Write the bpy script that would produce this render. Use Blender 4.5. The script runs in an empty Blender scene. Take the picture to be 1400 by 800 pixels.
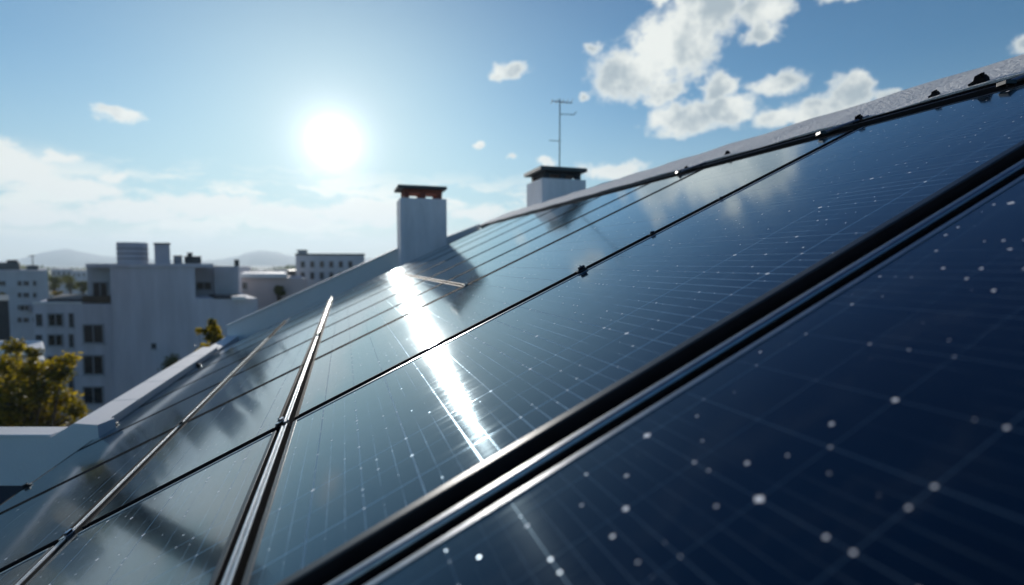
import bpy, bmesh, math, random
from mathutils import Vector, Matrix
random.seed(7)
C = bpy.context.scene
COL = C.collection
R = math.radians

# ------------------------------------------------------------------ camera
U = 0.4                                   # camera height above the panel plane (m)
FPX = 709.37                              # focal length in pixels of a 1400 px wide frame
PITCH = 3.227
CAMZ = 14.0
cd = bpy.data.cameras.new('camera'); cam = bpy.data.objects.new('camera', cd); COL.objects.link(cam)
cam.location = (0, 0, CAMZ); cam.rotation_euler = (R(90 - PITCH), 0, 0)
cd.lens = 18.24; cd.sensor_width = 36; cd.clip_start = 0.01; cd.clip_end = 30000
cd.dof.use_dof = True; cd.dof.focus_distance = 1.72; cd.dof.aperture_fstop = 1.5
C.camera = cam

# ------------------------------------------------------------------ world, sun, exposure
SUN_EL, SUN_AZ = 12.25, -18.8            # azimuth measured from +Y towards +X
sv = Vector((math.sin(R(SUN_AZ)) * math.cos(R(SUN_EL)), math.cos(R(SUN_AZ)) * math.cos(R(SUN_EL)), math.sin(R(SUN_EL))))
C.view_settings.view_transform = 'Standard'; C.view_settings.look = 'None'
C.view_settings.exposure = EXPOSURE = 0.0; C.view_settings.gamma = 1
sd = bpy.data.lights.new('sun', 'SUN'); sd.energy = 5.0; sd.angle = R(0.53); sd.color = (1, .95, .88)
so = bpy.data.objects.new('sun', sd); COL.objects.link(so)
so.rotation_euler = sv.to_track_quat('Z', 'Y').to_euler(); so.location = (0, 0, 60)

W = bpy.data.worlds.new('World'); C.world = W; W.use_nodes = True
nt = W.node_tree; nt.nodes.clear()
def N(t, typ, **kw):
    n = t.nodes.new(typ)
    for k, v in kw.items(): setattr(n, k, v)
    return n
def put(t, sock, v):
    if isinstance(v, (int, float)): sock.default_value = v
    elif isinstance(v, (tuple, list)): sock.default_value = v
    else: t.links.new(v, sock)
def M(t, op, a, b=0.0, c=None, clamp=False):
    n = N(t, 'ShaderNodeMath', operation=op, use_clamp=clamp)
    put(t, n.inputs[0], a); put(t, n.inputs[1], b)
    if c is not None: put(t, n.inputs[2], c)
    return n.outputs[0]
def VM(t, op, a, b=None, out=0):
    n = N(t, 'ShaderNodeVectorMath', operation=op)
    put(t, n.inputs[0], a)
    if b is not None: put(t, n.inputs[1], b)
    return n.outputs['Value'] if out == 'v' else n.outputs[0]
def SS(t, x, a, b, lo=0.0, hi=1.0):
    n = N(t, 'ShaderNodeMapRange', interpolation_type='SMOOTHSTEP')
    put(t, n.inputs[0], x); put(t, n.inputs[1], a); put(t, n.inputs[2], b); put(t, n.inputs[3], lo); put(t, n.inputs[4], hi)
    return n.outputs[0]
def MIX(t, f, a, b, typ='MIX'):
    n = N(t, 'ShaderNodeMix', data_type='RGBA', blend_type=typ)
    put(t, n.inputs[0], f); put(t, n.inputs[6], a if not isinstance(a, tuple) or len(a) == 4 else a + (1,))
    put(t, n.inputs[7], b if not isinstance(b, tuple) or len(b) == 4 else b + (1,))
    return n.outputs[2]
def XYZ(t, x, y, z=0.0):
    n = N(t, 'ShaderNodeCombineXYZ'); put(t, n.inputs[0], x); put(t, n.inputs[1], y); put(t, n.inputs[2], z); return n.outputs[0]
def NOISE(t, vec, scale, detail=4, rough=.55, out=0, dist=0.0):
    n = N(t, 'ShaderNodeTexNoise'); put(t, n.inputs['Vector'], vec)
    n.inputs['Scale'].default_value = scale; n.inputs['Detail'].default_value = detail
    n.inputs['Roughness'].default_value = rough; n.inputs['Distortion'].default_value = dist
    return n.outputs[out]

def azel(px, py):                         # direction of a point of the view as azimuth and elevation in degrees
    x, u, f = px - 700, 400 - py, FPX
    cp, sp = math.cos(R(PITCH)), math.sin(R(PITCH))
    X, Z, Y = x, u * cp - f * sp, u * sp + f * cp
    return math.degrees(math.atan2(X, Y)), math.degrees(math.atan2(Z, math.hypot(X, Y)))

sky = N(nt, 'ShaderNodeTexSky', sky_type='NISHITA')
sky.sun_disc = False; sky.sun_elevation = R(SUN_EL); sky.sun_rotation = R(SUN_AZ)
sky.air_density = 1.0; sky.dust_density = 0.35; sky.ozone_density = 3.0; sky.altitude = 100
SKYS = 0.12
tc = N(nt, 'ShaderNodeTexCoord'); D = tc.outputs['Generated']
sp = N(nt, 'ShaderNodeSeparateXYZ'); nt.links.new(D, sp.inputs[0])
az = M(nt, 'MULTIPLY', M(nt, 'ARCTAN2', sp.outputs[0], sp.outputs[1]), 57.2958)
el = M(nt, 'MULTIPLY', M(nt, 'ARCSINE', sp.outputs[2]), 57.2958)
P2 = XYZ(nt, az, el)
nv = NOISE(nt, VM(nt, 'MULTIPLY', P2, (.9, 1.25, 1)), .28, 7, .6, out=1)
warp = VM(nt, 'MULTIPLY', VM(nt, 'SUBTRACT', nv, (.5, .5, .5)), (3.6, 2.8, 0))
PW = VM(nt, 'ADD', P2, warp)
# cumulus: centres of the puffs as they stand in the sky, radii in degrees
CL = [(862,100,62,36),(925,60,70,52),(965,10,60,44),(905,128,34,18),(1045,12,42,26),(1040,48,26,16),(985,122,26,26),(938,162,62,24),
      (992,150,42,24),(1062,116,46,17),(1165,122,34,24),(1125,148,56,22),(1058,160,36,16),(1215,128,26,10),(700,97,28,12),(688,103,16,9),(808,67,17,9),
      (652,197,9,6),(797,133,12,8),(160,158,44,11),(8,222,62,30),(80,213,38,9),(152,243,26,10),(95,258,80,20),(40,245,50,14),
      (285,282,80,20),(745,222,20,8),(835,232,60,13),(1398,66,24,14),(1165,-12,50,9),(900,-6,26,9),(700,218,10,5),
      (495,290,80,20),(400,295,70,15),(190,290,80,18),(650,292,50,12),(50,292,70,18)]
best = None
for (px, py, rx, ry) in CL:
    a, e = azel(px, py)
    sc = 57.2958 / FPX * math.cos(R(a)) ** 1.3
    k = VM(nt, 'MULTIPLY', VM(nt, 'SUBTRACT', PW, (a, e, 0)), (1 / (rx * sc * 1.15), 1 / (ry * sc * 1.25), 0))
    v = M(nt, 'SUBTRACT', 1.0, VM(nt, 'LENGTH', k, out='v'))
    v = M(nt, 'MULTIPLY', v, min(1.0, 0.62 + ry / 60))
    best = v if best is None else M(nt, 'SMOOTH_MAX', best, v, 0.12)
fine = NOISE(nt, VM(nt, 'MULTIPLY', P2, (1, 1.2, 1)), .75, 8, .62)
dens = M(nt, 'ADD', M(nt, 'SUBTRACT', best, .07), M(nt, 'MULTIPLY', M(nt, 'SUBTRACT', fine, .5), .78))
ca = SS(nt, dens, .02, .44)
# low bank of hazy cloud round the horizon
band = NOISE(nt, VM(nt, 'MULTIPLY', PW, (.10, .42, 1)), 1.0, 7, .6)
bmask = M(nt, 'MULTIPLY', SS(nt, el, 1.0, 3.5), SS(nt, el, 10.5, 6.5))
ba = M(nt, 'MULTIPLY', SS(nt, band, .45, .58), bmask)
thick = M(nt, 'MULTIPLY', M(nt, 'MULTIPLY', SS(nt, dens, .16, .62), SS(nt, el, 8.0, 15.0)), SS(nt, NOISE(nt, P2, .16, 4, .6), .36, .58))
# the sun itself, with the lens bloom put into the sky as a glow
ct = VM(nt, 'DOT_PRODUCT', VM(nt, 'NORMALIZE', D), tuple(sv), out='v')
th = M(nt, 'MULTIPLY', M(nt, 'ARCCOSINE', M(nt, 'MINIMUM', ct, 1.0)), 57.2958)
def G(amp, s, p=1.0):
    return M(nt, 'MULTIPLY', M(nt, 'EXPONENT', M(nt, 'MULTIPLY', M(nt, 'POWER', M(nt, 'DIVIDE', th, s), p), -1.0)), amp)
glow = M(nt, 'ADD', G(2.4, 1.6, 1.0), G(.16, 9.0))
skyc = MIX(nt, 1.0, sky.outputs[0], (SKYS * .38, SKYS * .74, SKYS * .87), 'MULTIPLY')
skyc = MIX(nt, SS(nt, el, 19.0, 46.0), skyc, MIX(nt, 1.0, skyc, (.10, .36, .66), 'MULTIPLY'))
skyc = MIX(nt, G(.85, 15.0, 1.4), skyc, (.53, .66, .70))
hz = SS(nt, el, 19.0, 0.0)
side = M(nt, 'ADD', .25, M(nt, 'MULTIPLY', SS(nt, th, 120.0, 25.0), .75))
skyc = MIX(nt, M(nt, 'MULTIPLY', M(nt, 'MULTIPLY', hz, .72), side), skyc, (.47, .63, .66))
skyc = MIX(nt, M(nt, 'MULTIPLY', M(nt, 'MULTIPLY', SS(nt, el, 6.0, .5), .72), side), skyc, (.90, .90, .79))
lit = M(nt, 'ADD', 1.0, M(nt, 'MULTIPLY', G(1.0, 16.0), .5))
ccol = MIX(nt, thick, (.88, .91, .87), (.40, .48, .53))
skyc = MIX(nt, M(nt, 'MULTIPLY', ba, .8), skyc, (1.0, 1.0, .92))
skyc = MIX(nt, ca, skyc, ccol)
gcol = VM(nt, 'SCALE', (1.0, .96, .90)); nt.links.new(glow, gcol.node.inputs['Scale'])
skyc = VM(nt, 'ADD', skyc, gcol)
bg = N(nt, 'ShaderNodeBackground'); nt.links.new(skyc, bg.inputs[0]); bg.inputs[1].default_value = 1.0
wo = N(nt, 'ShaderNodeOutputWorld'); nt.links.new(bg.outputs[0], wo.inputs[0])
W.cycles.sampling_method = 'MANUAL'; W.cycles.sample_map_resolution = 1024

# ------------------------------------------------------------------ frames of reference
LA = Vector((.86201647, .27905109, .42315256))    # up the roof slope
HA = Vector((-.307983545, .951391684, 0))         # along the ridge, away from the camera
NA = Vector((-.40258383, -.13032403, .90605845))  # roof normal
CAM = Vector((0, 0, CAMZ))
O = CAM - NA * U
RM = Matrix((LA, HA, NA)).transposed()
def rp(l, s, b=0.0, up=0.0): return O + (LA * l + HA * s + NA * b) * U + Vector((0, 0, up * U))
def at(px, py, d):                        # world point at forward distance d seen at a point of the view
    x, u, f = (px - 700) / FPX, (400 - py) / FPX, 1
    cp, sp_ = math.cos(R(PITCH)), math.sin(R(PITCH))
    X, Z, Y = x, u * cp - f * sp_, u * sp_ + f * cp
    return CAM + Vector((X, Y, Z)) * (d / Y)

# ------------------------------------------------------------------ helpers
def tag(o, label=None, cat=None, group=None, kind=None):
    if label: o['label'] = label
    if cat: o['category'] = cat
    if group: o['group'] = group
    if kind: o['kind'] = kind
    return o
def empty(name, loc, mat3=None):
    o = bpy.data.objects.new(name, None); COL.objects.link(o)
    m = (mat3 or Matrix.Identity(3)).to_4x4(); m.translation = Vector(loc); o.matrix_world = m
    o.empty_display_size = .1
    return o
class MB:
    def __init__(s): s.bm = bmesh.new()
    def box(s, x0, x1, y0, y1, z0, z1, bev=0.0, mi=0):
        vs = [s.bm.verts.new((x, y, z)) for x in (x0, x1) for y in (y0, y1) for z in (z0, z1)]
        fs = [s.bm.faces.new([vs[i] for i in q]) for q in ((0,1,3,2),(4,6,7,5),(0,4,5,1),(2,3,7,6),(0,2,6,4),(1,5,7,3))]
        for f in fs: f.material_index = mi
        if bev > 0:
            es = list({e for f in fs for e in f.edges})
            r = bmesh.ops.bevel(s.bm, geom=es, offset=bev, segments=2, profile=.5, affect='EDGES')
        return s
    def prism(s, pts, axis, a0, a1, mi=0):
        """extrude the 2D polygon pts along an axis ('x','y','z')"""
        def mk(p, a):
            if axis == 'x': return (a, p[0], p[1])
            if axis == 'y': return (p[0], a, p[1])
            return (p[0], p[1], a)
        A = [s.bm.verts.new(mk(p, a0)) for p in pts]; B = [s.bm.verts.new(mk(p, a1)) for p in pts]
        fs = [s.bm.faces.new(A), s.bm.faces.new(B[::-1])]
        n = len(pts)
        for i in range(n): fs.append(s.bm.faces.new((A[i], B[i], B[(i+1) % n], A[(i+1) % n])))
        for f in fs: f.material_index = mi
        return s
    def hull8(s, a, b):                   # solid between two quads
        A = [s.bm.verts.new(p) for p in a]; B = [s.bm.verts.new(p) for p in b]
        s.bm.faces.new(A); s.bm.faces.new(B[::-1])
        for i in range(4): s.bm.faces.new((A[i], B[i], B[(i+1) % 4], A[(i+1) % 4]))
        return s
    def tube(s, pts, r, n=8, r1=None):
        pts = [Vector(p) for p in pts]; rings = []
        for i, p in enumerate(pts):
            d = (pts[min(i+1, len(pts)-1)] - pts[max(i-1, 0)]).normalized()
            a = d.cross(Vector((0, 0, 1)) if abs(d.z) < .9 else Vector((1, 0, 0))).normalized(); b = d.cross(a)
            rr = r if r1 is None else r + (r1 - r) * i / max(1, len(pts) - 1)
            rings.append([s.bm.verts.new(p + (a * math.cos(t) + b * math.sin(t)) * rr) for t in [2 * math.pi * k / n for k in range(n)]])
        for i in range(len(rings) - 1):
            for k in range(n): s.bm.faces.new((rings[i][k], rings[i][(k+1) % n], rings[i+1][(k+1) % n], rings[i+1][k]))
        s.bm.faces.new(rings[0][::-1]); s.bm.faces.new(rings[-1])
        return s
    def build(s, name, mats, parent=None, loc=None, mat3=None, smooth=False):
        bmesh.ops.recalc_face_normals(s.bm, faces=s.bm.faces)
        me = bpy.data.meshes.new(name); s.bm.to_mesh(me); s.bm.free()
        for m in (mats if isinstance(mats, (list, tuple)) else [mats]): me.materials.append(m)
        if smooth: me.polygons.foreach_set('use_smooth', [True] * len(me.polygons))
        o = bpy.data.objects.new(name, me); COL.objects.link(o)
        if parent: o.parent = parent
        elif loc is not None or mat3 is not None:
            m = (mat3 or Matrix.Identity(3)).to_4x4(); m.translation = Vector(loc or (0, 0, 0)); o.matrix_world = m
        return o

# ------------------------------------------------------------------ materials
def mat(name, col, rough=.6, metal=0.0, var=.25, vscale=3.0, bump=0.0, bscale=40.0, streak=None, spec=.5):
    m = bpy.data.materials.new(name); m.use_nodes = True; t = m.node_tree
    b = t.nodes['Principled BSDF']; co = N(t, 'ShaderNodeTexCoord').outputs['Object']
    if streak: co2 = VM(t, 'MULTIPLY', co, streak)
    else: co2 = co
    n = NOISE(t, co2, vscale, 6, .6)
    c = MIX(t, SS(t, n, .3, .7), tuple(x * (1 - var) for x in col), tuple(min(1, x * (1 + var * .6)) for x in col))
    t.links.new(c, b.inputs['Base Color'])
    b.inputs['Roughness'].default_value = rough; b.inputs['Metallic'].default_value = metal
    b.inputs['Specular IOR Level'].default_value = spec
    if bump:
        bn = N(t, 'ShaderNodeBump'); bn.inputs['Strength'].default_value = bump; bn.inputs['Distance'].default_value = .03 if bump >= 1 else .01
        t.links.new(NOISE(t, co, bscale, 4, .6), bn.inputs['Height']); t.links.new(bn.outputs[0], b.inputs['Normal'])
    return m

def panel_material(lw=1.0, ls=1.0, nb=3):
    m = bpy.data.materials.new('photovoltaic_cells'); m.use_nodes = True; t = m.node_tree; b = t.nodes['Principled BSDF']
    co = N(t, 'ShaderNodeTexCoord').outputs['Object']
    oi = N(t, 'ShaderNodeObjectInfo').outputs['Random']
    s = N(t, 'ShaderNodeSeparateXYZ'); t.links.new(co, s.inputs[0]); x, y = s.outputs[0], s.outputs[1]
    P = .107
    u, v = M(t, 'DIVIDE', x, P), M(t, 'DIVIDE', y, P)
    du = M(t, 'ABSOLUTE', M(t, 'SUBTRACT', M(t, 'FRACT', u), .5))     # .5 on a cell edge
    dv = M(t, 'ABSOLUTE', M(t, 'SUBTRACT', M(t, 'FRACT', v), .5))
    gu, gv = SS(t, du, .5 - .013 * lw, .5 - .005 * lw), SS(t, dv, .5 - .013 * lw, .5 - .005 * lw)
    # bus bars run along y; three to a cell
    bu = M(t, 'ABSOLUTE', M(t, 'SUBTRACT', M(t, 'FRACT', M(t, 'MULTIPLY', u, nb)), .5)); bus = SS(t, bu, .5 - .026 * lw, .5 - .013 * lw)
    def hashline(k, z):
        w = N(t, 'ShaderNodeTexWhiteNoise', noise_dimensions='2D'); t.links.new(XYZ(t, M(t, 'FLOOR', k), M(t, 'MULTIPLY', oi, z)), w.inputs[0])
        return M(t, 'ADD', .6, M(t, 'MULTIPLY', M(t, 'POWER', w.outputs[0], 2.0), .9))
    bus = M(t, 'MULTIPLY', M(t, 'MULTIPLY', bus, hashline(M(t, 'MULTIPLY', u, nb), 31.0)), ls)
    gu = M(t, 'MULTIPLY', M(t, 'MULTIPLY', gu, hashline(M(t, 'ADD', u, .5), 17.0)), ls); gv = M(t, 'MULTIPLY', M(t, 'MULTIPLY', gv, hashline(M(t, 'ADD', v, .5), 77.0)), ls)
    # corners of the cells: diamond shaped gaps of uneven size
    ru, rv = M(t, 'ROUND', u), M(t, 'ROUND', v)
    wn = N(t, 'ShaderNodeTexWhiteNoise', noise_dimensions='3D'); t.links.new(XYZ(t, ru, rv, M(t, 'MULTIPLY', oi, 91.0)), wn.inputs[0])
    rad = M(t, 'MULTIPLY', M(t, 'POWER', wn.outputs[0], 2.4), .060)
    dd = M(t, 'ADD', M(t, 'SUBTRACT', .5, du), M(t, 'SUBTRACT', .5, dv))
    dot = M(t, 'LESS_THAN', dd, rad)
    # solder points on the bus bars
    u4, v4 = M(t, 'MULTIPLY', u, 3), M(t, 'MULTIPLY', v, 4)
    wn2 = N(t, 'ShaderNodeTexWhiteNoise', noise_dimensions='3D')
    t.links.new(XYZ(t, M(t, 'ROUND', u4), M(t, 'ROUND', v4), M(t, 'ADD', M(t, 'MULTIPLY', oi, 53.0), 7.0)), wn2.inputs[0])
    d4 = M(t, 'ADD', M(t, 'ABSOLUTE', M(t, 'SUBTRACT', M(t, 'FRACT', M(t, 'ADD', u4, .5)), .5)), M(t, 'ABSOLUTE', M(t, 'SUBTRACT', M(t, 'FRACT', M(t, 'ADD', v4, .5)), .5)))
    dot2 = M(t, 'LESS_THAN', d4, M(t, 'MULTIPLY', SS(t, wn2.outputs[0], .82, 1.0), .10))
    # very fine finger lines along x, uneven in strength
    fl = NOISE(t, VM(t, 'MULTIPLY', co, (1.6, 330, 1)), 1.0, 5, .75)
    fl2 = NOISE(t, VM(t, 'MULTIPLY', co, (160, 1.5, 1)), 1.0, 2, .6)
    big = NOISE(t, co, 2.2, 5, .6)
    lst = M(t, 'MULTIPLY', SS(t, NOISE(t, co, 3.0, 3, .6), .3, .7), .8)
    base = MIX(t, SS(t, big, .3, .7), (.0009, .004, .008), (.0012, .0085, .019))
    base = MIX(t, M(t, 'MULTIPLY', SS(t, fl, .55, .85), .25), base, (.04, .07, .11))
    base = MIX(t, M(t, 'MULTIPLY', gv, .8), base, (.16, .24, .32))
    base = MIX(t, M(t, 'MULTIPLY', M(t, 'MULTIPLY', bus, lst), .95), base, (.46, .54, .62))
    base = MIX(t, M(t, 'MULTIPLY', gu, .6), base, (.20, .28, .36))
    film = M(t, 'MULTIPLY', SS(t, NOISE(t, VM(t, 'MULTIPLY', co, (1.0, 2.2, 1)), 5.0, 8, .68), .48, .75), .07)
    base = MIX(t, M(t, 'ADD', film, M(t, 'MULTIPLY', SS(t, x, .05, .0), .10)), base, (.30, .29, .27))      # dust film, thicker along the lowest edge
    dots = M(t, 'MAXIMUM', dot, dot2)
    base = MIX(t, dots, base, (.9, .92, .95))
    t.links.new(base, b.inputs['Base Color'])
    rr = M(t, 'ADD', .068, M(t, 'MULTIPLY', SS(t, fl, .42, .85), .16))
    lines = M(t, 'MAXIMUM', M(t, 'MULTIPLY', M(t, 'MAXIMUM', M(t, 'MULTIPLY', bus, lst), M(t, 'MULTIPLY', gv, .6)), .55), M(t, 'MULTIPLY', gu, .7))
    t.links.new(M(t, 'MAXIMUM', M(t, 'MULTIPLY', lines, .2), M(t, 'MULTIPLY', dots, .3)), b.inputs['Metallic'])
    t.links.new(M(t, 'MAXIMUM', rr, M(t, 'MAXIMUM', M(t, 'MULTIPLY', lines, .45), M(t, 'MULTIPLY', dots, .45))), b.inputs['Roughness'])
    vt = N(t, 'ShaderNodeVectorTransform', vector_type='VECTOR', convert_from='OBJECT', convert_to='WORLD'); vt.inputs[0].default_value = (0, 1, 0)
    t.links.new(vt.outputs[0], b.inputs['Tangent']); t.links.new(SS(t, fl, .48, .76, .9, 0.3), b.inputs['Anisotropic'])
    b.inputs['Specular IOR Level'].default_value = .6; b.inputs['Specular Tint'].default_value = (.03, .40, .70, 1)
    t.links.new(M(t, 'MULTIPLY', M(t, 'SUBTRACT', 1.0, dots), .62), b.inputs['Coat Weight']); b.inputs['Coat IOR'].default_value = 1.42; b.inputs['Coat Tint'].default_value = (.72, .92, 1, 1)
    t.links.new(M(t, 'ADD', .055, M(t, 'MULTIPLY', SS(t, big, .3, .75), .03)), b.inputs['Coat Roughness'])
    bn = N(t, 'ShaderNodeBump'); bn.inputs['Strength'].default_value = .10; bn.inputs['Distance'].default_value = .0006
    t.links.new(M(t, 'ADD', fl, M(t, 'MULTIPLY', fl2, .4)), bn.inputs['Height']); tilt = VM(t, 'SCALE', VM(t, 'ADD', VM(t, 'MULTIPLY', VM(t, 'SUBTRACT', M_mixcol(t, dot, wn2.outputs[1], wn.outputs[1]), (.5, .5, .5)), (.7, .7, .7)), VM(t, 'SCALE', vt.outputs[0])))
    tilt.node.inputs[0].links[0].from_node.inputs[1].links[0].from_node.inputs['Scale'].default_value = .85   # dot normals lean toward the sun so the solder pads glint brighter
    t.links.new(dots, tilt.node.inputs['Scale'])
    t.links.new(VM(t, 'NORMALIZE', VM(t, 'ADD', bn.outputs[0], tilt)), b.inputs['Normal'])
    return m
def M_mixcol(t, f, a, b):
    return MIX(t, f, a, b)

PV = panel_material(1.9, 1.0)
PVN = panel_material(.9, .34, 4)
ALU = mat('brushed_aluminium', (.62, .63, .64), .28, 1.0, .12, 30, .1, 300)
ALUD = mat('grey_anodised_aluminium', (.30, .31, .33), .30, 1.0, .15, 20, .08, 300)
BLK = mat('black_anodised_aluminium', (.012, .014, .018), .35, 0.0, .3, 12, .05, 300)
RUB = mat('black_rubber', (.008, .009, .012), .7, 0, .3, 20, .1, 200, spec=.08)
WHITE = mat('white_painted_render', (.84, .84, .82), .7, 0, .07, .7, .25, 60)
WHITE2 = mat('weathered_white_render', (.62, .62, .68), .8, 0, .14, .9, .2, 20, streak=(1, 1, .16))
CHIM = mat('stained_chimney_render', (.86, .84, .86), .8, 0, .10, 7, .5, 35, streak=(1, 1, .22))
GREYR = mat('pale_grey_render', (.52, .54, .58), .8, 0, .12, .4, .2, 20)
PINKR = mat('pale_pink_render', (.58, .50, .49), .8, 0, .10, .4, .2, 20)
STUC = mat('white_stucco', (.80, .80, .79), .7, 0, .15, 40, 1.0, 50)
TILE = mat('dark_roofing_felt', (.055, .048, .062), .75, 0, .3, 8, .4, 60)
BITU = mat('dark_bitumen', (.03, .035, .045), .7, 0, .3, 3, .3, 60)
BRICK = mat('red_brick', (.26, .075, .05), .8, 0, .3, 18, .4, 40)
DGREY = mat('dark_grey_metal', (.06, .075, .08), .5, 0, .25, 6)
GLASSD = mat('dark_window_glass', (.015, .02, .022), .12, 0, .3, 1.0)
FRAMEW = mat('window_frame_paint', (.30, .32, .35), .5, 0, .1, 2)
CURT = mat('window_blind', (.045, .036, .032), .8, 0, .3, 3, streak=(14, 1, 1))
ROAD = mat('asphalt', (.05, .05, .052), .85, 0, .2, .6, .2, 30)
BARK = mat('bark', (.10, .075, .05), .9, 0, .3, 8, .6, 30)
BROWN = mat('orange_render', (.42, .13, .05), .8, 0, .2, 1.5)

# ------------------------------------------------------------------ ground and hills
def ground_material():
    m = bpy.data.materials.new('city_ground'); m.use_nodes = True; t = m.node_tree; b = t.nodes['Principled BSDF']
    co = N(t, 'ShaderNodeTexCoord').outputs['Object']
    n1 = NOISE(t, co, .012, 6, .6); n2 = NOISE(t, co, .25, 5, .6)
    c = MIX(t, SS(t, n1, .42, .58), (.045, .065, .025), (.17, .16, .14))
    c = MIX(t, M(t, 'MULTIPLY', SS(t, n2, .4, .6), .5), c, (.08, .085, .06))
    t.links.new(c, b.inputs['Base Color']); b.inputs['Roughness'].default_value = .9
    return m
b_ = MB(); g = 9000
vs = [b_.bm.verts.new(p) for p in ((-g, -g, 0), (g, -g, 0), (g, g, 0), (-g, g, 0))]; b_.bm.faces.new(vs)
tag(b_.build('ground', ground_material()), kind='structure')
b_ = MB(); vs = [b_.bm.verts.new(p) for p in ((-22, -60, .004), (-14.5, -60, .004), (-14.5, 200, .004), (-22, 200, .004))]; b_.bm.faces.new(vs)
tag(b_.build('road', ROAD, mat3=Matrix.Rotation(R(17.9), 3, 'Z')), kind='structure')

HILL = mat('hill_vegetation', (.05, .065, .045), .95, 0, .4, .004)
def hills():
    mb = MB(); bm = mb.bm; grid = []
    rnd = random.Random(3)
    peaks = [(90, 14, 42), (60, 9, 50), (128, 6, 60), (357, 14, 34), (320, 7, 50), (390, 9, 40), (200, 8, 80), (470, 9, 60), (600, 10, 90), (800, 8, 90), (1000, 11, 110), (1300, 10, 120), (-60, 8, 60), (-300, 12, 120)]
    for j in range(9):
        row = []
        for i in range(260):
            px = -500 + i * 9.0
            d = 3000 + j * 130
            x = (px - 700) / FPX * d
            base = -1 + .8 * sum(h * math.exp(-((px - c) / w) ** 2) for c, h, w in peaks)
            prof = math.sin(min(1, j / 5) * math.pi / 2) if j <= 5 else math.cos((j - 5) / 3 * math.pi / 2)
            z = base / FPX * d * prof * (.93 + .14 * rnd.random()) + (CAMZ if j else 0) * prof
            row.append(bm.verts.new((x, d, max(-2, z))))
        grid.append(row)
    for j in range(8):
        for i in range(259): bm.faces.new((grid[j][i], grid[j][i+1], grid[j+1][i+1], grid[j+1][i]))
    return mb.build('hills', HILL, smooth=True)
tag(hills(), kind='structure')

# ------------------------------------------------------------------ our own house: roof, walls, parapets, chimneys
house = empty('house', rp(0, 10, -.3) - Vector((0, 0, 13)), Matrix.Rotation(R(17.938), 3, 'Z'))
tag(house, 'white rendered house with dark sloping roof, white parapets and chimneys, under the solar panels', 'house')
HM = house.matrix_world.copy(); HI = HM.inverted()
def hb(name, fn, mats, label=None, parent=house, smooth=False):
    """mesh given in world coordinates, re-expressed in its parent's frame"""
    mb = MB(); fn(mb)
    bmesh.ops.transform(mb.bm, matrix=HI, verts=mb.bm.verts)
    o = mb.build(name, mats, parent, smooth=smooth)
    if label: o['label'] = label
    return o
RB = -.30
def rslab(mb, l0, l1, s0, s1, b0, b1):
    q = lambda b: [rp(l0, s0, b), rp(l1, s0, b), rp(l1, s1, b), rp(l0, s1, b)]
    mb.hull8(q(b0), q(b1))
LR = 6.32                                   # ridge
hb('roof', lambda mb: rslab(mb, -5.3, LR, -9, 24.0, RB - .45, RB), TILE)
def back(mb):                               # the slope on the far side of the ridge
    xh = Vector((LA.x, LA.y, 0)).normalized(); dn = (xh * .9 - Vector((0, 0, .44))) * 12 * U
    a = [rp(LR, -9, RB - .02), rp(LR, 24, RB - .02)]
    mb.hull8([a[0], a[0] + dn, a[1] + dn, a[1]], [p - Vector((0, 0, .2)) for p in (a[0], a[0] + dn, a[1] + dn, a[1])])
hb('back_roof', back, TILE)
def walls(mb):
    xh = Vector((LA.x, LA.y, 0)).normalized()
    a, b = rp(-5.2, -8.9, RB - .5), rp(-5.2, 23.9, RB - .5); w = xh * (rp(LR, 0) - rp(-5.2, 0)).dot(xh) * 1.9
    top = [a, a + w, b + w, b]
    mb.hull8([Vector((p.x, p.y, a.z)) for p in top], [Vector((p.x, p.y, 0)) for p in top])
    # gable above the eaves line
    for s in (-8.6, 23.7):
        e, r_ = rp(-5.2, s, RB - .47), rp(LR - .1, s, RB - .47)
        dn = xh * .9 - Vector((0, 0, .44)); f = r_ + dn * 10.5 * U; f.z = max(f.z, e.z)
        hh = HA * .1
        A = [mb.bm.verts.new(p) for p in (e, r_, f)]; B = [mb.bm.verts.new(p + hh) for p in (e, r_, f)]
        mb.bm.faces.new(A); mb.bm.faces.new(B[::-1])
        for i in range(3): mb.bm.faces.new((A[i], B[i], B[(i+1) % 3], A[(i+1) % 3]))
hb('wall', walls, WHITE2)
# verge parapet closing the far end of the roof
def verge(mb):
    def sec(l, up): return [rp(l, 24.0, RB, 0), rp(l, 24.0, RB, up), rp(l, 24.55, RB, up), rp(l, 24.55, RB, -1.0)]
    mb.hull8(sec(-5.75, .98), sec(3.3, .98))
    mb.hull8(sec(3.3, .60), sec(6.2, .42))
hb('parapet', verge, WHITE, 'white parapet running up the far end of the roof')
def vergecap(mb):
    def sec(l, up): return [rp(l, 23.93, RB, up + .005), rp(l, 23.93, RB, up + .07), rp(l, 24.62, RB, up + .07), rp(l, 24.62, RB, up + .005)]
    mb.hull8(sec(-5.8, .98), sec(3.3, .98))
hb('coping', vergecap, WHITE)
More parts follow.
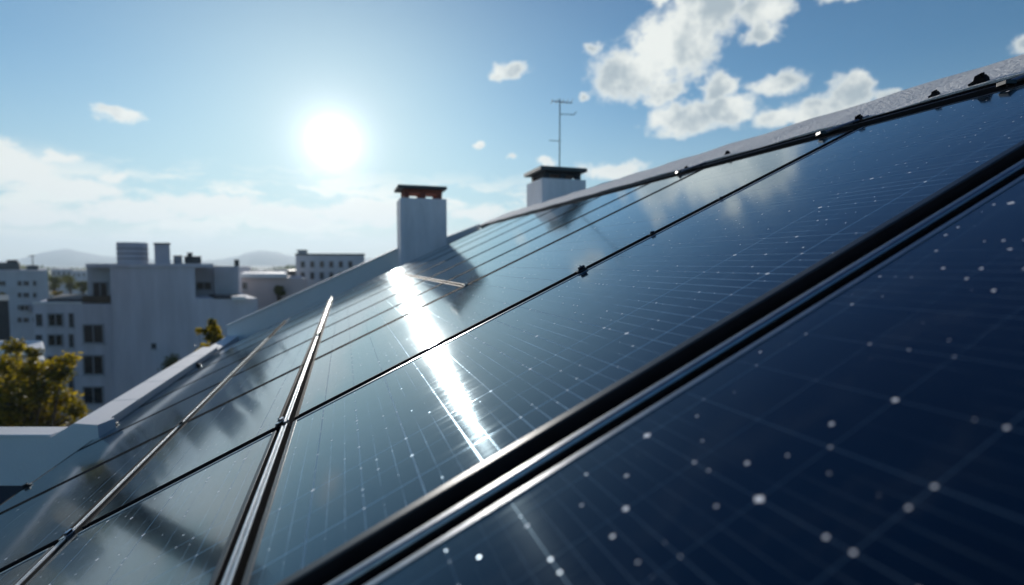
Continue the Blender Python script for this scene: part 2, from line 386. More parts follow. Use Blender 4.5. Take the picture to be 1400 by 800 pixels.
# eaves parapet on the lower long side
def eave(mb):
    def sec(s, up): return [rp(-5.28, s, RB, -.7), rp(-5.28, s, RB, up), rp(-5.28, s, RB, up) - xl * .17, rp(-5.28, s, RB, -.7) - xl * .17]
    mb.hull8(sec(10.9, .47), sec(20.2, .47)); 
    mb.hull8(sec(20.25, .40), sec(24.0, .40))
xl = Vector((LA.x, LA.y, 0)).normalized()
hb('parapet', eave, WHITE, 'sunlit low white parapet along the eaves')
def cope(mb):
    for i in range(5):
        s0 = 11.0 + i * 1.84; a = []
        for s_ in (s0, s0 + 1.80): a.append([rp(-5.28, s_, RB, .475) + xl * .012, rp(-5.28, s_, RB, .525) + xl * .012, rp(-5.28, s_, RB, .525) - xl * .182, rp(-5.28, s_, RB, .475) - xl * .182])
        mb.hull8(a[0], a[1])
hb('coping', cope, WHITE)
# ridge: stuccoed capping above a dark channel
def ridge_solve(l, m):                      # height above the plane that puts a ridge-parallel edge on the slope m seen from the camera
    lo, hi = -1.0, 6.0
    for _ in range(50):
        mid = (lo + hi) / 2
        p = rp(l, 3.2, 0, mid) - CAM
        cp, sp_ = math.cos(R(PITCH)), math.sin(R(PITCH))
        f = p.y * cp - p.z * sp_; u = p.z * cp + p.y * sp_
        px, py = 700 + FPX * p.x / f, 400 - FPX * u / f
        if (360 - py) / (px - 470) < m: lo = mid
        else: hi = mid
    return lo
z1 = ridge_solve(6.18, .2800); z2 = ridge_solve(7.9, .3085)
print('ridge heights', z1, z2)
def ridge(mb):
    n = 60; prev = None
    for i in range(n + 1):
        s = -6 + i * (29.9 + 0) / n
        jit = lambda k: .012 * math.sin(i * 1.7 + k)
        q = [rp(6.18, s, 0, z1 + jit(0)), rp(7.9, s, 0, z2 + jit(1)), rp(8.3, s, 0, z2 - .45), rp(8.1, s, 0, z2 - 1.1), rp(6.5, s, 0, z1 - .25), rp(6.2, s, 0, z1 - .06)]
        vs = [mb.bm.verts.new(p) for p in q]
        if prev:
            for k in range(6): mb.bm.faces.new((prev[k], prev[(k+1) % 6], vs[(k+1) % 6], vs[k]))
        else: mb.bm.faces.new(vs)
        prev = vs
    mb.bm.faces.new(prev[::-1])
hb('ridge_cap', ridge, STUC, 'rough white stucco capping along the ridge')
hb('ridge_gutter_shade', lambda mb: (rslab(mb, 6.05, 6.10, -6, 22.9, -.28, .02), rslab(mb, 6.10, 6.75, -6, 22.9, -.28, -.22)), BLK, 'black channel darkening the shadowed gap under the ridge capping')
hb('ridge_gutter_shade', lambda mb: mb.hull8([rp(6.12, -6, -.25), rp(6.15, -6, -.25), rp(6.15, -6, 0, z1 - .01), rp(6.12, -6, 0, z1 - .01)], [rp(6.12, 23, -.25), rp(6.15, 23, -.25), rp(6.15, 23, 0, z1 - .01), rp(6.12, 23, 0, z1 - .01)]), RUB)  # matte black plate added as the shadow in the gap below the capping

# chimneys stand square to the ridge
ZR = Matrix.Rotation(R(17.938), 3, 'Z')
def chimney(px_l, px_r, py_top, dist, depth, base_drop, cap_h, pier_h, brickm, slabm, label, holes=2):
    a, b = at(px_l, py_top, dist * U), at(px_r, py_top, dist * U)
    w = abs((b - a).x) / math.cos(R(17.938)) * 1.02
    def place(mb): bmesh.ops.transform(mb.bm, matrix=Matrix.Translation(a) @ ZR.to_4x4(), verts=mb.bm.verts)
    def stack(mb): mb.box(0, w, 0, depth, -base_drop, 0, .008); place(mb)
    st = hb('chimney', stack, CHIM, label)
    def piers(mb):
        k = holes + 1; pw = w * .11; x0, x1 = w * .09, w * .91
        for i in range(k):
            xx = x0 + (x1 - x0 - pw) * i / (k - 1)
            for yy in (depth * .08, depth * .92 - pw): mb.box(xx, xx + pw, yy, yy + pw, .001, pier_h)
        mb.box(x0 - .002, x1 + .002, depth * .08 - .002, depth * .92 + .002, pier_h * .62, pier_h)
        place(mb)
    o = hb('chimney_pot', piers, brickm); o.parent = st
    def slab(mb): mb.box(-w * .05, w * 1.0, -depth * .06, depth * 1.05, pier_h + .002, pier_h + cap_h, .004); place(mb)
    o = hb('chimney_cap', slab, slabm); o.parent = st
    return a, w
chimney(547, 607, 270, 22.3, .62, 2.2, .055, .16, BRICK, DGREY, 'white chimney with red brick pots, left of the two')
a2, w2 = chimney(741, 803, 243, 20.5, .72, 3.0, .06, .12, BITU, DGREY, 'white chimney with dark flat cap and aerial, right of the two')

# ------------------------------------------------------------------ solar panels
def make_panel(l0, l1, s0, s1, near_wide=False, dark=True):
    """one framed module; local x up the slope, y away, z out of the roof"""
    w, d = (l1 - l0) * U, (s1 - s0) * U
    root = empty('solar_panel', rp(l0, s0), RM)
    fr, t = .013, .045
    mb = MB(); mb.box(fr, w - fr, fr + .002, d - fr, -.008, -.0015)
    mb.build('glass', PVN if s0 < 0 else PV, root)
    mb = MB()
    mb.box(0, fr, 0, d, -t, 0, .0012); mb.build('side_frame', RUB if dark else BLK, root)
    mb = MB(); mb.box(w - fr, w, 0, d, -t, 0, .0012); mb.build('side_frame', RUB if dark else BLK, root)
    mb = MB(); mb.box(fr + .0005, w - fr - .0005, d - fr, d, -t, .0006, .0012)
    mb.build('upper_frame', RUB if dark else ALUD, root)
    mb = MB(); k = .024 if near_wide else .010
    mb.box(fr + .0005, w - fr - .0005, 0, k, -t, .0012, .003)
    mb.build('lower_frame', RUB if dark else BLK, root)
    mb = MB(); mb.box(fr, w - fr, fr, d - fr, -.03, -.010)
    mb.build('back_sheet', RUB, root)
    return root
ORD = ['nearest', 'second', 'third', 'fourth', 'fifth', 'sixth', 'seventh', 'eighth', 'ninth', 'tenth']
rowsR = [(-1.6, 1.76), (2.05, 4.55), (4.66, 7.34), (7.40, 8.90), (8.95, 10.9), (10.95, 13.3), (13.35, 15.8), (15.85, 18.3), (18.35, 20.5)]
rowsL = [(-1.6, 1.76), (2.05, 4.55), (4.66, 7.38), (7.45, 10.1), (10.16, 12.8), (12.86, 15.5), (15.56, 18.0), (18.06, 20.5)]
def lab(r, n, txt):
    return 'solar panel, %s row away, %s' % (ORD[r], txt)
for r, (s0, s1) in enumerate(rowsR):
    if r < 3:
        p = make_panel(-.93, 5.86, s0, s1, r == 1, r > 1)
        tx = ['in the foreground, below the wide dark gap', 'just beyond the wide dark gap, crossed by the sun streak', 'beyond the thin black seam with clamps'][r]
        tag(p, 'long dark blue solar panel %s' % tx, 'solar panel', 'solar panels laid over the sloping roof')
    else:
        tag(make_panel(-.93, 1.36, s0, s1), lab(r, 0, 'just right of the bright double silver joint'), 'solar panel', 'solar panels laid over the sloping roof')
        tag(make_panel(1.388, 5.86, s0, s1), lab(r, 0, 'in the column reaching the ridge'), 'solar panel', 'solar panels laid over the sloping roof')
for r, (s0, s1) in enumerate(rowsL):
    tag(make_panel(-2.60, -1.07, s0, s1, False, r > 1), lab(r, 0, 'between the two silver joints'), 'solar panel', 'solar panels laid over the sloping roof')
    tag(make_panel(-5.14, -2.74, s0, s1, False, r > 1), lab(r, 0, 'lowest, beside the eaves'), 'solar panel', 'solar panels laid over the sloping roof')

# joint strips of bright aluminium between the columns
def joint(l, s0, s1, w, label):
    o = empty('joint_strip', rp(l, s0), RM); d = (s1 - s0) * U; w *= U
    mb = MB(); mb.box(-w * .5, w * .5, 0, d, -.03, .0022, .001); mb.build('channel', ALUD, o)
    for k in (-1, 1):
        mb = MB(); mb.box(min(k * w * .5, k * w * .26), max(k * w * .5, k * w * .2), 0, d, .0024, .0046, .001); mb.build('lip', ALU, o)
    return tag(o, label, 'metal strip', 'silver joint strips between panel columns')
joint(-1.0, 2.05, 4.55, .048, 'bright silver double strip at bottom of picture, below the thin black seam')
joint(-1.0, 4.66, 20.6, .045, 'bright silver double strip rising from the black seam toward the far end')
joint(-2.67, 2.05, 4.55, .036, 'short silver strip in the lower left corner, below the black seam')
joint(-2.67, 4.66, 15.4, .036, 'silver strip on the left, rising to the far parapet')

o = empty('gap_rail', rp(-2.6, 1.83), RM); W_ = 8.45 * U
mb = MB(); mb.box(0, W_, 0, .022, -.016, .006, .006); mb.build('rail', ALUD, o)
mb = MB(); mb.box(0, W_, .038, .043, -.06, -.012, .001); mb.build('fin', BLK, o)
tag(o, 'rounded silver rail running up the wide dark gap between the nearest panels', 'rail')

# mounting rails under the panels
for i, l in enumerate((-4.4, -3.3, -1.9, .1, 3.4, 5.4)):
    o = empty('mounting_rail', rp(l, -1.6), RM); mb = MB(); mb.box(-.018, .018, 0, 24.4 * U, -.105, -.05, .002)
    mb.build('rail', BLK, o)
    tag(o, 'dark metal mounting rail under the panels, running away below the seams', 'rail', 'mounting rails under the panels')

# ------------------------------------------------------------------ clamps and fittings
def clamp(l, s, sc=1.0, label='', rot=0.0, kind=0):
    o = empty('panel_clamp', rp(l, s), RM @ Matrix.Rotation(rot, 3, 'Z') @ Matrix.Scale(sc, 3))
    mb = MB(); mb.box(-.020, .020, -.013, .013, .001, .007, .0015); mb.box(-.016, .016, -.004, .004, -.03, .002)
    mb.prism([(-.013, .007), (-.005, .007), (-.010, .019), (-.019, .016)], 'x', -.012, .012)
    mb.build('clamp_body', BLK if kind == 0 else ALU, o)
    mb = MB(); mb.tube([(.004, .002, .006), (.004, .002, .014)], .0058, 6); mb.tube([(.004, .002, .013), (.005, .003, .021)], .0028, 8)
    mb.build('bolt', ALUD, o)
    return tag(o, label, 'clamp', 'clamps along the panel seams')
clamp(1.96, 4.60, 1.1, 'black clamp with upturned lip on the thin seam, centre of picture')
clamp(2.83, 4.61, .7, 'small black clamp on thin seam, right of the centre clamp', kind=0)
clamp(3.75, 4.61, .5, 'tiny black clamp near the upper end of the thin seam')
clamp(-1.06, 4.74, .8, 'silver clamp where the black seam crosses the bright double strip', 1.2, 1)
clamp(-2.67, 4.60, .9, 'silver clamp where the black seam meets the left silver strip', 1.2, 1)
clamp(-2.67, 7.42, .8, 'dark clamp midway up the left silver strip', 1.2, 0)
clamp(1.385, 7.37, .7, 'silver clamp at the corner where four far panels meet', 1.2, 1)
clamp(-1.0, 10.1, .9, 'silver clamp partway up the bright double strip', 1.2, 1)
clamp(-1.0, 20.65, 1.2, 'silver clamp at far top end of the bright strip', 1.2, 1)
clamp(-5.1, 8.7, 1.0, 'black clamp on the eaves edge of the lowest panels', 0, 0)
clamp(-5.1, 11.5, 1.6, 'black clamp at eaves edge beside the front of the low parapet', 0, 0)
clamp(-5.1, 17.5, 1.8, 'black clamp at the eaves edge farther along the low parapet', 0, 0)

# fittings along the ridge channel
def hook(l, s, up, sc, label, lean=.4):
    o = empty('roof_hook', rp(l, s, 0, up), RM @ Matrix.Scale(sc * .8, 3))
    mb = MB(); mb.prism([(-.03, 0), (.03, 0), (.034, .012), (.012, .020), (.004, .036), (-.010, .040), (-.016, .026), (-.022, .030), (-.03, .014)], 'x', -.012, .012)
    mb.build('hook_body', RUB, o)
    mb = MB(); mb.tube([(0, -.018, .022), (0, -.018, .040)], .006, 8); mb.build('bolt', RUB, o)
    return tag(o, label, 'hook', 'black hooks on the ridge capping')
zz = lambda l: z1 + (z2 - z1) * (l - 6.18) / 1.72
hook(6.28, 3.62, zz(6.28), 1.25, 'large black hook on the white ridge capping, near right edge')
hook(6.30, 4.05, zz(6.30), .8, 'upright black peg on white ridge capping, left of the large hook')
hook(6.20, 4.85, zz(6.2) - .03, 1.0, 'black hook at the lower edge of ridge capping above the seam end')
hook(6.35, 7.3, zz(6.35), .8, 'tiny black peg standing on the ridge capping, farther away')
hook(6.19, 8.2, zz(6.2) - .05, .9, 'small black hook in the channel, far along the ridge')
def strut(s, s2, label):
    a, b = rp(5.95, s2, .03), rp(6.25, s, 0, z1 - .02)
    o = empty('strut', a); mb = MB(); mb.tube([(0, 0, 0), b - a], .011, 8); mb.build('bar', ALUD, o)
    mb = MB(); mb.box(-.02, .02, -.02, .02, -.006, .010, .002); mb.build('foot', BLK, o)
    return tag(o, label, 'strut', 'short struts across the ridge channel')
strut(2.95, 3.22, 'grey metal strut crossing the black ridge channel, nearest the right edge')
strut(4.75, 5.15, 'short grey strut under the ridge capping above the long seam')
strut(7.6, 8.1, 'small grey strut far along the ridge channel')

# ------------------------------------------------------------------ aerial on the right-hand chimney
ab = at(765, 226, 20.9 * U)
aer = empty('tv_aerial', ab); tag(aer, 'thin grey television aerial standing on the right chimney', 'aerial')
k = 20.9 * U / FPX
mb = MB(); mb.tube([(0, 0, -.05), (0, 0, 88 * k)], .0085, 8); mb.build('mast', DGREY, aer)
mb = MB(); mb.tube([(-11 * k, 0, 85 * k), (17 * k, .05, 84 * k)], .0075, 6)
mb.build('boom', DGREY, aer)
for x in (-11, -4, 4, 10, 16):
    mb = MB(); mb.tube([(x * k, -.12, 84.5 * k), (x * k, .12, 84.5 * k)], .004, 6); mb.build('element', DGREY, aer)
mb = MB(); mb.tube([(0, 0, 68 * k), (20 * k, .08, 69 * k), (23 * k, .08, 73 * k)], .006, 6); mb.build('crossbar', DGREY, aer)
mb = MB(); mb.tube([(-14 * k, 0, 33 * k), (2 * k, 0, 32 * k)], .005, 6); mb.build('crossbar', DGREY, aer)

# ------------------------------------------------------------------ terrace beside the roof, lower left
def T(px, py, d): return at(px, py, d)
dT = 9.0 * U
zt = T(70, 598, dT).z; zf = T(0, 664, dT).z
xa = T(-900, 600, dT).x
ter = empty('terrace_wall', (T(60, 600, dT).x, dT, zf)); tag(ter, 'low white terrace wall with a raised shoulder beside the eaves', 'wall')
e0 = ter.location
def lc(p): return (p[0] - e0[0], p[2] - e0[2])
mb = MB(); mb.prism([(xa - e0.x, 0), (lc(T(71, 598, dT))[0], 0), lc(T(71, 598, dT)), (xa - e0.x, zt - e0.z)], 'y', 0, .16)
mb.build('wall', WHITE, ter)
mb = MB(); mb.box(xa - e0.x, lc(T(71, 598, dT))[0], -.012, .172, zt - e0.z + .002, zt - e0.z + .022, .004); mb.build('coping', WHITE, ter)
mb = MB(); pts = [lc(T(71, 668, dT)), lc(T(150, 668, dT)), lc(T(141, 578, dT)), lc(T(109, 576, dT)), lc(T(71, 600, dT))]
mb.prism(pts, 'y', -.05, .11); mb.build('shoulder', WHITE, ter)
mb = MB(); vs = [mb.bm.verts.new(p) for p in ((xa, -4, zf), (-1.2, -4, zf), (-1.2, dT + .0, zf), (xa, dT + .0, zf))]
mb.bm.faces.new(vs[:]); r_ = bmesh.ops.extrude_face_region(mb.bm, geom=mb.bm.faces[:]); bmesh.ops.translate(mb.bm, verts=[v for v in r_['geom'] if isinstance(v, bmesh.types.BMVert)], vec=(0, 0, -.3))
tf = mb.build('terrace', BITU); tag(tf, kind='structure')  # dark floor colour holds the shade of the terrace

# ------------------------------------------------------------------ buildings
def bldg(name, d, label, cat='building', group=None, px=0):
    o = empty(name, (at(px, 400, d).x, d, 0)); tag(o, label, cat, group); return o
def part(o, name, mats, px0, px1, py0, py1, d, depth, to_ground=False, bev=0.0, label=None, parent=None):
    k_ = .985 * o.location.x / max(1, o.location.y)      # these blocks stand askew to the street: their sides run back at a slant
    """a block whose face stands d metres away between the given edges"""
    a, b = at(px0, py0, d), at(px1, py0, d); b.z = at(px1, py1, d).z; L = o.matrix_world.translation if not parent else o.matrix_world.translation
    mb = MB(); mb.box(a.x - L.x, b.x - L.x, d - L.y, d - L.y + depth, (0 if to_ground else b.z) - L.z, a.z - L.z, bev)
    for v in mb.bm.verts: v.co.x += (v.co.y - (d - L.y)) * k_
    r = mb.build(name, mats, parent or o)
    if label: r['label'] = label
    return r
def window(o, px0, px1, py0, py1, d, kind=0):
    """frame, recessed pane and sill"""
    a, b = at(px0, py0, d), at(px1, py0, d); b.z = at(px1, py1, d).z; L = o.location; w = b.x - a.x; h = a.z - b.z; t = min(.10, w * .09)
    x0, x1, z0, z1_ = a.x - L.x, b.x - L.x, b.z - L.z, a.z - L.z; y = d - L.y
    mb = MB()
    for q in ((x0, x0 + t, z0, z1_), (x1 - t, x1, z0, z1_), (x0 + t, x1 - t, z1_ - t, z1_), (x0 + t, x1 - t, z0, z0 + t), ((x0 + x1) / 2 - t / 3, (x0 + x1) / 2 + t / 3, z0 + t, z1_ - t)):
        mb.box(q[0], q[1], y - .05, y + .02, q[2], q[3])
    f = mb.build('window', FRAMEW, o)
    mb = MB(); mb.box(x0 + t * .5, x1 - t * .5, y - .022, y - .006, z0 + t * .5, z1_ - t * .5); mb.build('pane', GLASSD if kind == 0 else CURT, f)
    mb = MB(); mb.box(x0 - t, x1 + t, y - .12, y + .02, z0 - .09, z0 - .003); mb.build('sill', GREYR, f)
    return f

# the big white block
d = 36.0
B = bldg('apartment_block', d, 'large blank walled white block with water tanks on its roof', px=200)
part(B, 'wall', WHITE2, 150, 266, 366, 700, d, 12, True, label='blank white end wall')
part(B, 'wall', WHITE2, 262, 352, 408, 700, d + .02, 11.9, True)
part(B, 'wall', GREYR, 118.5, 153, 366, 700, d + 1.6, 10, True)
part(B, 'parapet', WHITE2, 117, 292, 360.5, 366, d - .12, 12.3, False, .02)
part(B, 'upper_wall', GREYR, 255, 292, 362, 408, d + 3.5, 6)
part(B, 'upper_wall', GREYR, 292.2, 326, 364, 408, d + 3.0, 6)
part(B, 'post', DGREY, 321, 327, 355, 364, d + 3.1, .4)
part(B, 'shaded_roof_slab', BITU, 292, 335, 406.4, 408.6, d - .04, 3.2)  # dark colour carries the shade lying on the lower roof
part(B, 'bright_spot', WHITE, 318, 336, 405.5, 410.5, d - .6, .9)  # white block added for the bright spot on the lower roof
window(B, 126, 148, 385, 408, d + 1.6, 1)
window(B, 268, 290, 385, 397, d + 3.5, 1)
window(B, 207, 214, 469, 477, d)  # the small dark wall vent, built with the window parts
# wing with windows
d2 = d + .7
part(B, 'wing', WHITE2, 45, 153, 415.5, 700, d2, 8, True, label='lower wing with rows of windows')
part(B, 'wing_roof', BITU, 64, 151, 409, 413.5, d2 + 1.2, 6)
part(B, 'wing_coping', WHITE, 44, 112, 413.3, 415.4, d2 - .1, .5)
part(B, 'planter', BARK, 112, 150, 405, 414, d2 + .1, .6)
for q in ((113, 142, 443, 470), (113, 142, 485, 513), (113, 142, 528, 553), (113, 142, 571, 597)): window(B, *q, d2, 1 if q[2] < 450 else 0)
for y0, y1 in ((428, 447), (456.5, 474), (486, 504), (516, 535)):
    window(B, 65, 87, y0, y1, d2); window(B, 94, 101, y0, y1 + 1, d2)
    window(B, 49, 58, y0 + 1, y1 - 1, d2)
# roof-top things
wr = 19.5 / FPX * (d + 3) * .93; wt = at(182, 358.5, d + 3 + wr)
tk = empty('water_tank', (wt.x, wt.y, at(0, 360.5, d).z)); tag(tk, 'wide grey round water tank on the white block roof', 'water tank')
hh = at(0, 333, d + 3).z - tk.location.z
mb = MB(); mb.tube([(0, 0, .0), (0, 0, hh)], wr, 28); mb.tube([(0, 0, hh + .002), (0, 0, hh + .10)], wr * 1.03, 28, wr * .96); mb.build('tank', GREYR, tk)
mb = MB()
for z in (.25, .5, .75): mb.tube([(0, 0, hh * z - .03), (0, 0, hh * z + .03)], wr * 1.012, 28)
mb.build('band', DGREY, tk)
o = bldg('stair_head', d + 2.5, 'narrow grey box shaped stair head right of the round tank', 'roof structure', px=221)
part(o, 'wall', GREYR, 210.5, 232, 334, 361, d + 2.5, 1.6); part(o, 'roof', DGREY, 209.5, 233, 332, 333.9, d + 2.42, 1.8)
for i, (x0, x1, y0, lb) in enumerate(((237, 249, 350, 'low dark air conditioning unit beside the stair head'), (252, 275, 351, 'wide dark ventilation housing, rightmost on the white block roof'), (256, 263, 346, 'small upright vent pipe above the wide ventilation housing'))):
    o = bldg('roof_unit', d + 3, lb, 'roof unit', px=x0)
    part(o, 'casing', DGREY if i else FRAMEW, x0, x1, y0 + .6, 361 if i < 2 else 350.4, d + 3 + i * .1, 1.0, False, .03)
    part(o, 'lid', DGREY, x0 - .5, x1 + .5, y0 - .6, y0 + .5, d + 2.95 + i * .1, 1.1)

# left-hand building
d = 62.0
B = bldg('office_building', d, 'pale building with small windows at the left edge of the view', px=30)
part(B, 'wall', GREYR, -70, 65, 371, 620, d, 14, True)
part(B, 'parapet', WHITE2, -71, 66, 369.4, 371, d - .15, 14.3)
part(B, 'penthouse', DGREY, -4, 27, 359, 369.3, d + 3, 5); part(B, 'penthouse', BITU, 9, 24, 355.5, 359, d + 4, 3)
part(B, 'penthouse', DGREY, 36, 52, 363, 369.3, d + 3, 4)
for yy in (384, 400, 417, 434):
    for x0, x1 in ((-60, -50), (-40, -30), (-18, -8), (-2, 8), (24, 30), (32, 40), (45, 50)): window(B, x0, x1, yy, yy + 7, d)
window(B, 27, 40, 416.5, 425.5, d - .3)
# slim aerial on it
ab = at(45, 363, d + 4); o = empty('rooftop_aerial', ab); tag(o, 'faint rooftop aerial on the far left pale building', 'aerial')
mb = MB(); mb.tube([(0, 0, 0), (0, 0, 1.3)], .05, 6); mb.build('mast', DGREY, o); mb = MB(); mb.tube([(-.5, 0, 1.2), (.4, 0, 1.25)], .05, 6); mb.build('crossbar', DGREY, o)

# dark slim block at the very edge
B = bldg('dark_building', 44, 'dark narrow building at the left edge, before the pale one', px=0)
part(B, 'wall', BITU, -70, 11.5, 412, 640, 44, 8, True); part(B, 'coping', DGREY, -71, 12.3, 410.8, 411.9, 43.9, 8.2)

# right of the block: low pink house with sunlit roof, then a stepped block
d = 47.0
B = bldg('low_house', d, 'low pink walled house with a sunlit white roof edge', 'house', px=360)
part(B, 'wall', PINKR, 330, 420, 380.5, 640, d, 9, True); part(B, 'roof', WHITE, 328, 393, 374.2, 380, d - .5, 9.5, False, .03)
part(B, 'wall', GREYR, 326, 342, 364.5, 640, d + 12, 4, True)
window(B, 331, 338, 386, 396, d)
d = 58.0
B = bldg('stepped_building', d, 'stepped grey building behind the far parapet, right of the pink house', px=430)
part(B, 'wall', GREYR, 404, 498, 349, 640, d, 12, True); part(B, 'penthouse', GREYR, 407, 419, 343, 349, d + 1, 4)
part(B, 'penthouse_roof', DGREY, 405.5, 420, 341.6, 343, d + .9, 4.3); part(B, 'parapet', DGREY, 403, 499, 346.8, 348.9, d - .1, 12.3)
part(B, 'annex', DGREY, 392, 403.8, 370, 640, d + 2, 8, True)
for x in (411, 424, 437, 450, 463, 476): window(B, x, x + 6, 357, 366, d); window(B, x, x + 6, 372, 382, d)

# far city blocks
rc = random.Random(11)
far = [(70, 98, 369, 150, 'grey'), (300, 330, 367, 170, 'grey'), (345, 372, 371, 210, 'pink'), (374, 398, 369.5, 260, 'grey'), (-200, -120, 356, 120, 'grey'), (98, 125, 371, 240, 'white'), (520, 560, 362, 180, 'grey')]
for i, (x0, x1, yt, dd_, c) in enumerate(far):
    names = ['far pale block above the treetops left of the white block', 'far grey block behind the right end of the white block', 'far pinkish block just above the low pink house', 'far grey block left of the stepped building', 'tall grey block beyond the left edge of the view', 'farthest white block seen over the green trees', 'far grey block hidden behind the left chimney']
    B = bldg('far_block', dd_, names[i], 'building', 'far city blocks', px=x0)
    part(B, 'wall', {'grey': GREYR, 'pink': PINKR, 'white': WHITE2}[c], x0, x1, yt, 600, dd_, 14, True)
    part(B, 'parapet', WHITE2, x0 - .3, x1 + .3, yt - .7, yt - .02, dd_ - .2, 14.4)
    nx = 4
    for q in range(nx):
        xx = x0 + (x1 - x0) * (q + .25) / nx; window(B, xx, xx + (x1 - x0) * .12, yt + 3, yt + 7, dd_)
# brick tower just outside the left edge; the lowest panels mirror it
a = at(-40, 300, 26)
B = bldg('brick_tower', 28, 'slim dark tower with an orange brick head, mirrored in the lower left panels', px=-40)
part(B, 'wall', BITU, -75, -17, 245, 640, 28, 2.0, True); part(B, 'tower_head', BROWN, -76, -16, 150, 244.8, 27.96, 2.1)

# sunlit canopy behind the tree
o = bldg('canopy', 19.5, 'white flat canopy of two slabs behind the autumn tree', 'canopy', px=20)
part(o, 'upper_slab', WHITE, -60, 61, 477, 486, 19.5, 2.2, False, .04); part(o, 'lower_slab', WHITE, -20, 61, 492, 498, 19.4, 1.6, False, .04)
part(o, 'post', DGREY, 44, 46, 498, 640, 19.9, .1, True); part(o, 'post', DGREY, -50, -48, 486, 640, 19.9, .1, True)

# ------------------------------------------------------------------ trees
def leaf_mat(name, c1, c2, trans=.5):
    m = bpy.data.materials.new(name); m.use_nodes = True; t = m.node_tree; b = t.nodes['Principled BSDF']
    co = N(t, 'ShaderNodeTexCoord').outputs['Object']
    at_ = N(t, 'ShaderNodeAttribute', attribute_name='tone').outputs['Fac']
    c = MIX(t, at_, c1, c2); t.links.new(c, b.inputs['Base Color']); b.inputs['Roughness'].default_value = .55
    tr = N(t, 'ShaderNodeBsdfTranslucent'); t.links.new(MIX(t, 1.0, c, (1.5, 1.4, .5), 'MULTIPLY'), tr.inputs[0])
    ms = N(t, 'ShaderNodeMixShader'); ms.inputs[0].default_value = trans
    t.links.new(b.outputs[0], ms.inputs[1]); t.links.new(tr.outputs[0], ms.inputs[2]); t.links.new(ms.outputs[0], t.nodes['Material Output'].inputs[0])
    return m
LEAFY = leaf_mat('autumn_leaves', (.03, .042, .010), (.42, .32, .02), .55)
LEAFG = leaf_mat('green_leaves', (.03, .055, .015), (.16, .16, .03), .4)
def tree(name, base, clumps, nleaf, lsize, m, label, cat, seed, group=None, trunk_r=.16):
    """clumps: (x,y,z,r) in world; leaves are small folded quads scattered through them"""
    rr = random.Random(seed); base = Vector(base); o = empty(name, base)
    tag(o, label, cat, group)
    mb = MB(); cz = sum(c[2] for c in clumps) / len(clumps); top = Vector((sum(c[0] for c in clumps) / len(clumps), sum(c[1] for c in clumps) / len(clumps), cz)) - base
    fork = top * .6
    mb.tube([(0, 0, 0), fork * .5 + Vector((.1, 0, 0)), fork, top], trunk_r, 9, trunk_r * .35); mb.build('trunk', BARK, o, smooth=True)
    mb = MB()
    for c in clumps:
        p = Vector(c[:3]) - base; st = fork.lerp(top, rr.random() * .8)
        mid = st.lerp(p, .5) + Vector((rr.uniform(-.1, .1), rr.uniform(-.1, .1), .12)) * c[3]
        mb.tube([st, mid, p], trunk_r * .35, 6, trunk_r * .08)
    mb.build('limbs', BARK, o, smooth=True)
    verts, faces, tone = [], [], []
    tot = sum(c[3] ** 2 for c in clumps)
    for c in clumps:
        p = Vector(c[:3]) - base; ct_ = rr.random() ** 1.3
        for _ in range(int(nleaf * c[3] ** 2 / tot)):
            v = Vector((rr.gauss(0, 1), rr.gauss(0, 1), rr.gauss(0, 1))).normalized() * (c[3] * (rr.random() ** .45) * (1 + .35 * rr.gauss(0, .5)))
            q = p + Vector((v.x, v.y, v.z * .8)); a = Vector((rr.gauss(0, 1), rr.gauss(0, 1), rr.gauss(0, .6))).normalized(); b = a.cross(Vector((rr.gauss(0, 1), rr.gauss(0, 1), rr.gauss(0, 1)))).normalized()
            s = lsize * rr.uniform(.6, 1.3); i = len(verts)
            verts += [q - a * s, q + b * s * .45, q + a * s, q - b * s * .45 + Vector((0, 0, -s * .2))]; faces.append((i, i+1, i+2, i+3))
            tone.append(min(1, max(0, ct_ * .7 + rr.random() * .5 - .08)))
    me = bpy.data.meshes.new('crown'); me.from_pydata([tuple(v) for v in verts], [], faces); me.materials.append(m)
    at_ = me.attributes.new('tone', 'FLOAT', 'FACE'); at_.data.foreach_set('value', tone)
    cr = bpy.data.objects.new('crown', me); COL.objects.link(cr); cr.parent = o
    return o
dt = 15.0
cl = []
for px, py, r in ((20, 474, 13), (46, 482, 10), (12, 500, 20), (40, 505, 18), (70, 505, 15), (92, 492, 14), (84, 512, 14), (25, 530, 26), (58, 535, 24), (88, 548, 18), (104, 560, 13), (20, 560, 28), (60, 570, 26), (85, 585, 20),
                  (0, 590, 30), (50, 610, 32), (90, 625, 26), (-25, 520, 24), (-50, 560, 34), (-10, 640, 36), (40, 660, 34), (80, 670, 30), (-60, 620, 36), (107, 566, 8), (118, 572, 7)):
    q = at(px, py, dt + random.uniform(-.8, .8)); cl.append((q.x, q.y, q.z, r / FPX * dt * 1.02))
bx = at(30, 600, dt)
tree('autumn_tree', (bx.x, bx.y, 0), cl, 15000, .085, LEAFY, 'yellow green autumn tree rising behind the low terrace wall', 'tree', 5, trunk_r=.2)
dt = 13.0; cl = []
for px, py, r in ((290, 441, 5), (293, 449, 6), (281, 452, 5), (272, 453, 3.5), (297, 455, 5), (288, 460, 8), (300, 466, 8), (285, 480, 12)):
    q = at(px, py, dt); cl.append((q.x, q.y, q.z, r / FPX * dt * 1.1))
bx = at(290, 600, dt)
tree('young_tree', (bx.x, bx.y, 0), cl, 900, .07, LEAFY, 'thin yellowish young treetop peeping over the low parapet', 'tree', 8, trunk_r=.05)
dt = 33.5; cl = [(*at(236, 492, dt)[:], .45), (*at(232, 500, dt)[:], .5), (*at(240, 502, dt)[:], .5)]
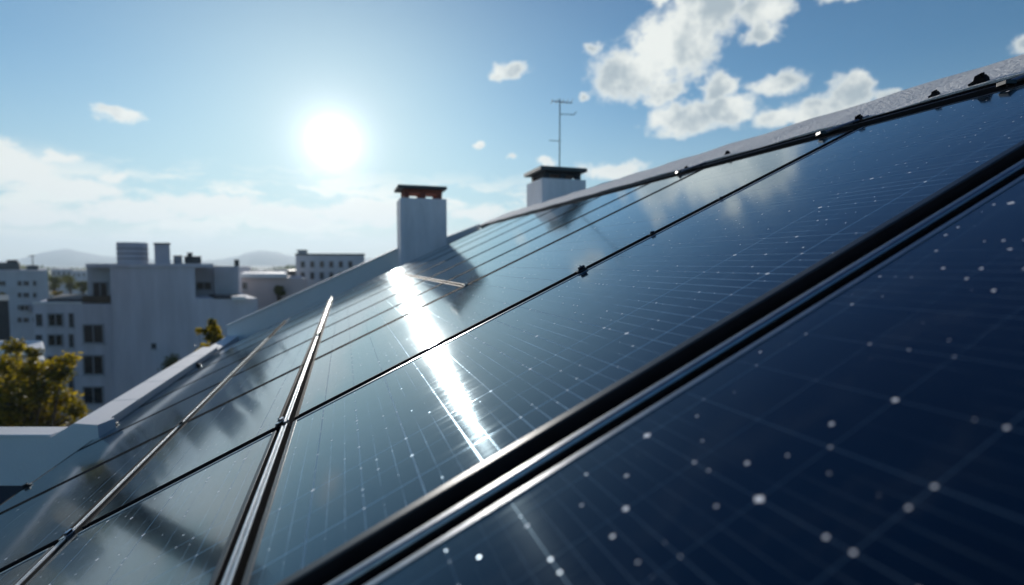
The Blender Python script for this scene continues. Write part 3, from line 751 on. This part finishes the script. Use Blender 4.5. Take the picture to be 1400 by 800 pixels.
tree('dark_shrub', (at(236, 500, dt).x, dt, 0), cl, 900, .09, LEAFG, 'small dark treetop in front of the blank white wall', 'tree', 9, trunk_r=.06)
groups = [(78, 388, 12, 85, LEAFG, 'rounded green tree beyond the white block wing'), (98, 387, 13, 90, LEAFG, 'broad dark green tree touching the white block'), (112, 392, 9, 80, LEAFG, 'dark tree nearest the white block corner'),
          (79, 402, 5.5, 70, LEAFY, 'small bright yellow bush above the wing roof'), (2, 404, 5, 55, LEAFY, 'yellow bush before the pale left building'), (382, 397, 8, 46.4, LEAFG, 'dark leafy bush against the pink wall')]
for i, (px, py, r, dd_, m, lb) in enumerate(groups):
    rr = random.Random(20 + i); c0 = at(px, py, dd_); k = dd_ / FPX; cl = []
    for _ in range(9): cl.append((c0.x + rr.uniform(-.6, .6) * r * k, c0.y + rr.uniform(-.5, .5) * r * k, c0.z + rr.uniform(-.5, .6) * r * k, r * k * rr.uniform(.35, .55)))
    tree('leafy_tree', (c0.x, c0.y, 0), cl, 2600, .03 * r * k + .06, m, lb, 'tree', 30 + i, trunk_r=.2)
# far-off wood
me_v, me_f, tone = [], [], []; rr = random.Random(4)
for _ in range(16000):
    dd_ = rr.uniform(260, 900); px = rr.uniform(-300, 1700); q = Vector(((px - 700) / FPX * dd_, dd_, rr.uniform(.2, 1) ** .7 * (7 + 3 * math.sin(px * .05) + 2 * math.sin(px * .23 + dd_ * .02))))
    s = rr.uniform(1.0, 2.4); a = Vector((rr.gauss(0, 1), rr.gauss(0, 1), rr.gauss(0, 1))).normalized(); b = a.cross(Vector((rr.gauss(0, 1), rr.gauss(0, 1), rr.gauss(0, 1)))).normalized(); i = len(me_v)
    me_v += [tuple(q - a * s), tuple(q + b * s), tuple(q + a * s), tuple(q - b * s)]; me_f.append((i, i+1, i+2, i+3)); tone.append(rr.random() * .6)
me = bpy.data.meshes.new('far_wood'); me.from_pydata(me_v, [], me_f); me.materials.append(LEAFG); me.attributes.new('tone', 'FLOAT', 'FACE').data.foreach_set('value', tone)
fw = bpy.data.objects.new('far_wood', me); COL.objects.link(fw); tag(fw, 'far off dark green wood and gardens before the hills', 'wood', kind='stuff')

# ------------------------------------------------------------------ haze
mb = MB(); mb.box(-3900, 3900, -300, 4400, -3, 190)
hzm = bpy.data.materials.new('haze'); hzm.use_nodes = True; t = hzm.node_tree; t.nodes.clear()
pv = N(t, 'ShaderNodeVolumePrincipled'); pv.inputs['Color'].default_value = (.72, .87, 1, 1); pv.inputs['Density'].default_value = .00032; pv.inputs['Anisotropy'].default_value = .3
mo = N(t, 'ShaderNodeOutputMaterial'); t.links.new(pv.outputs[0], mo.inputs['Volume'])
tag(mb.build('haze', hzm), 'pale blue haze in the distance', 'haze', kind='stuff')
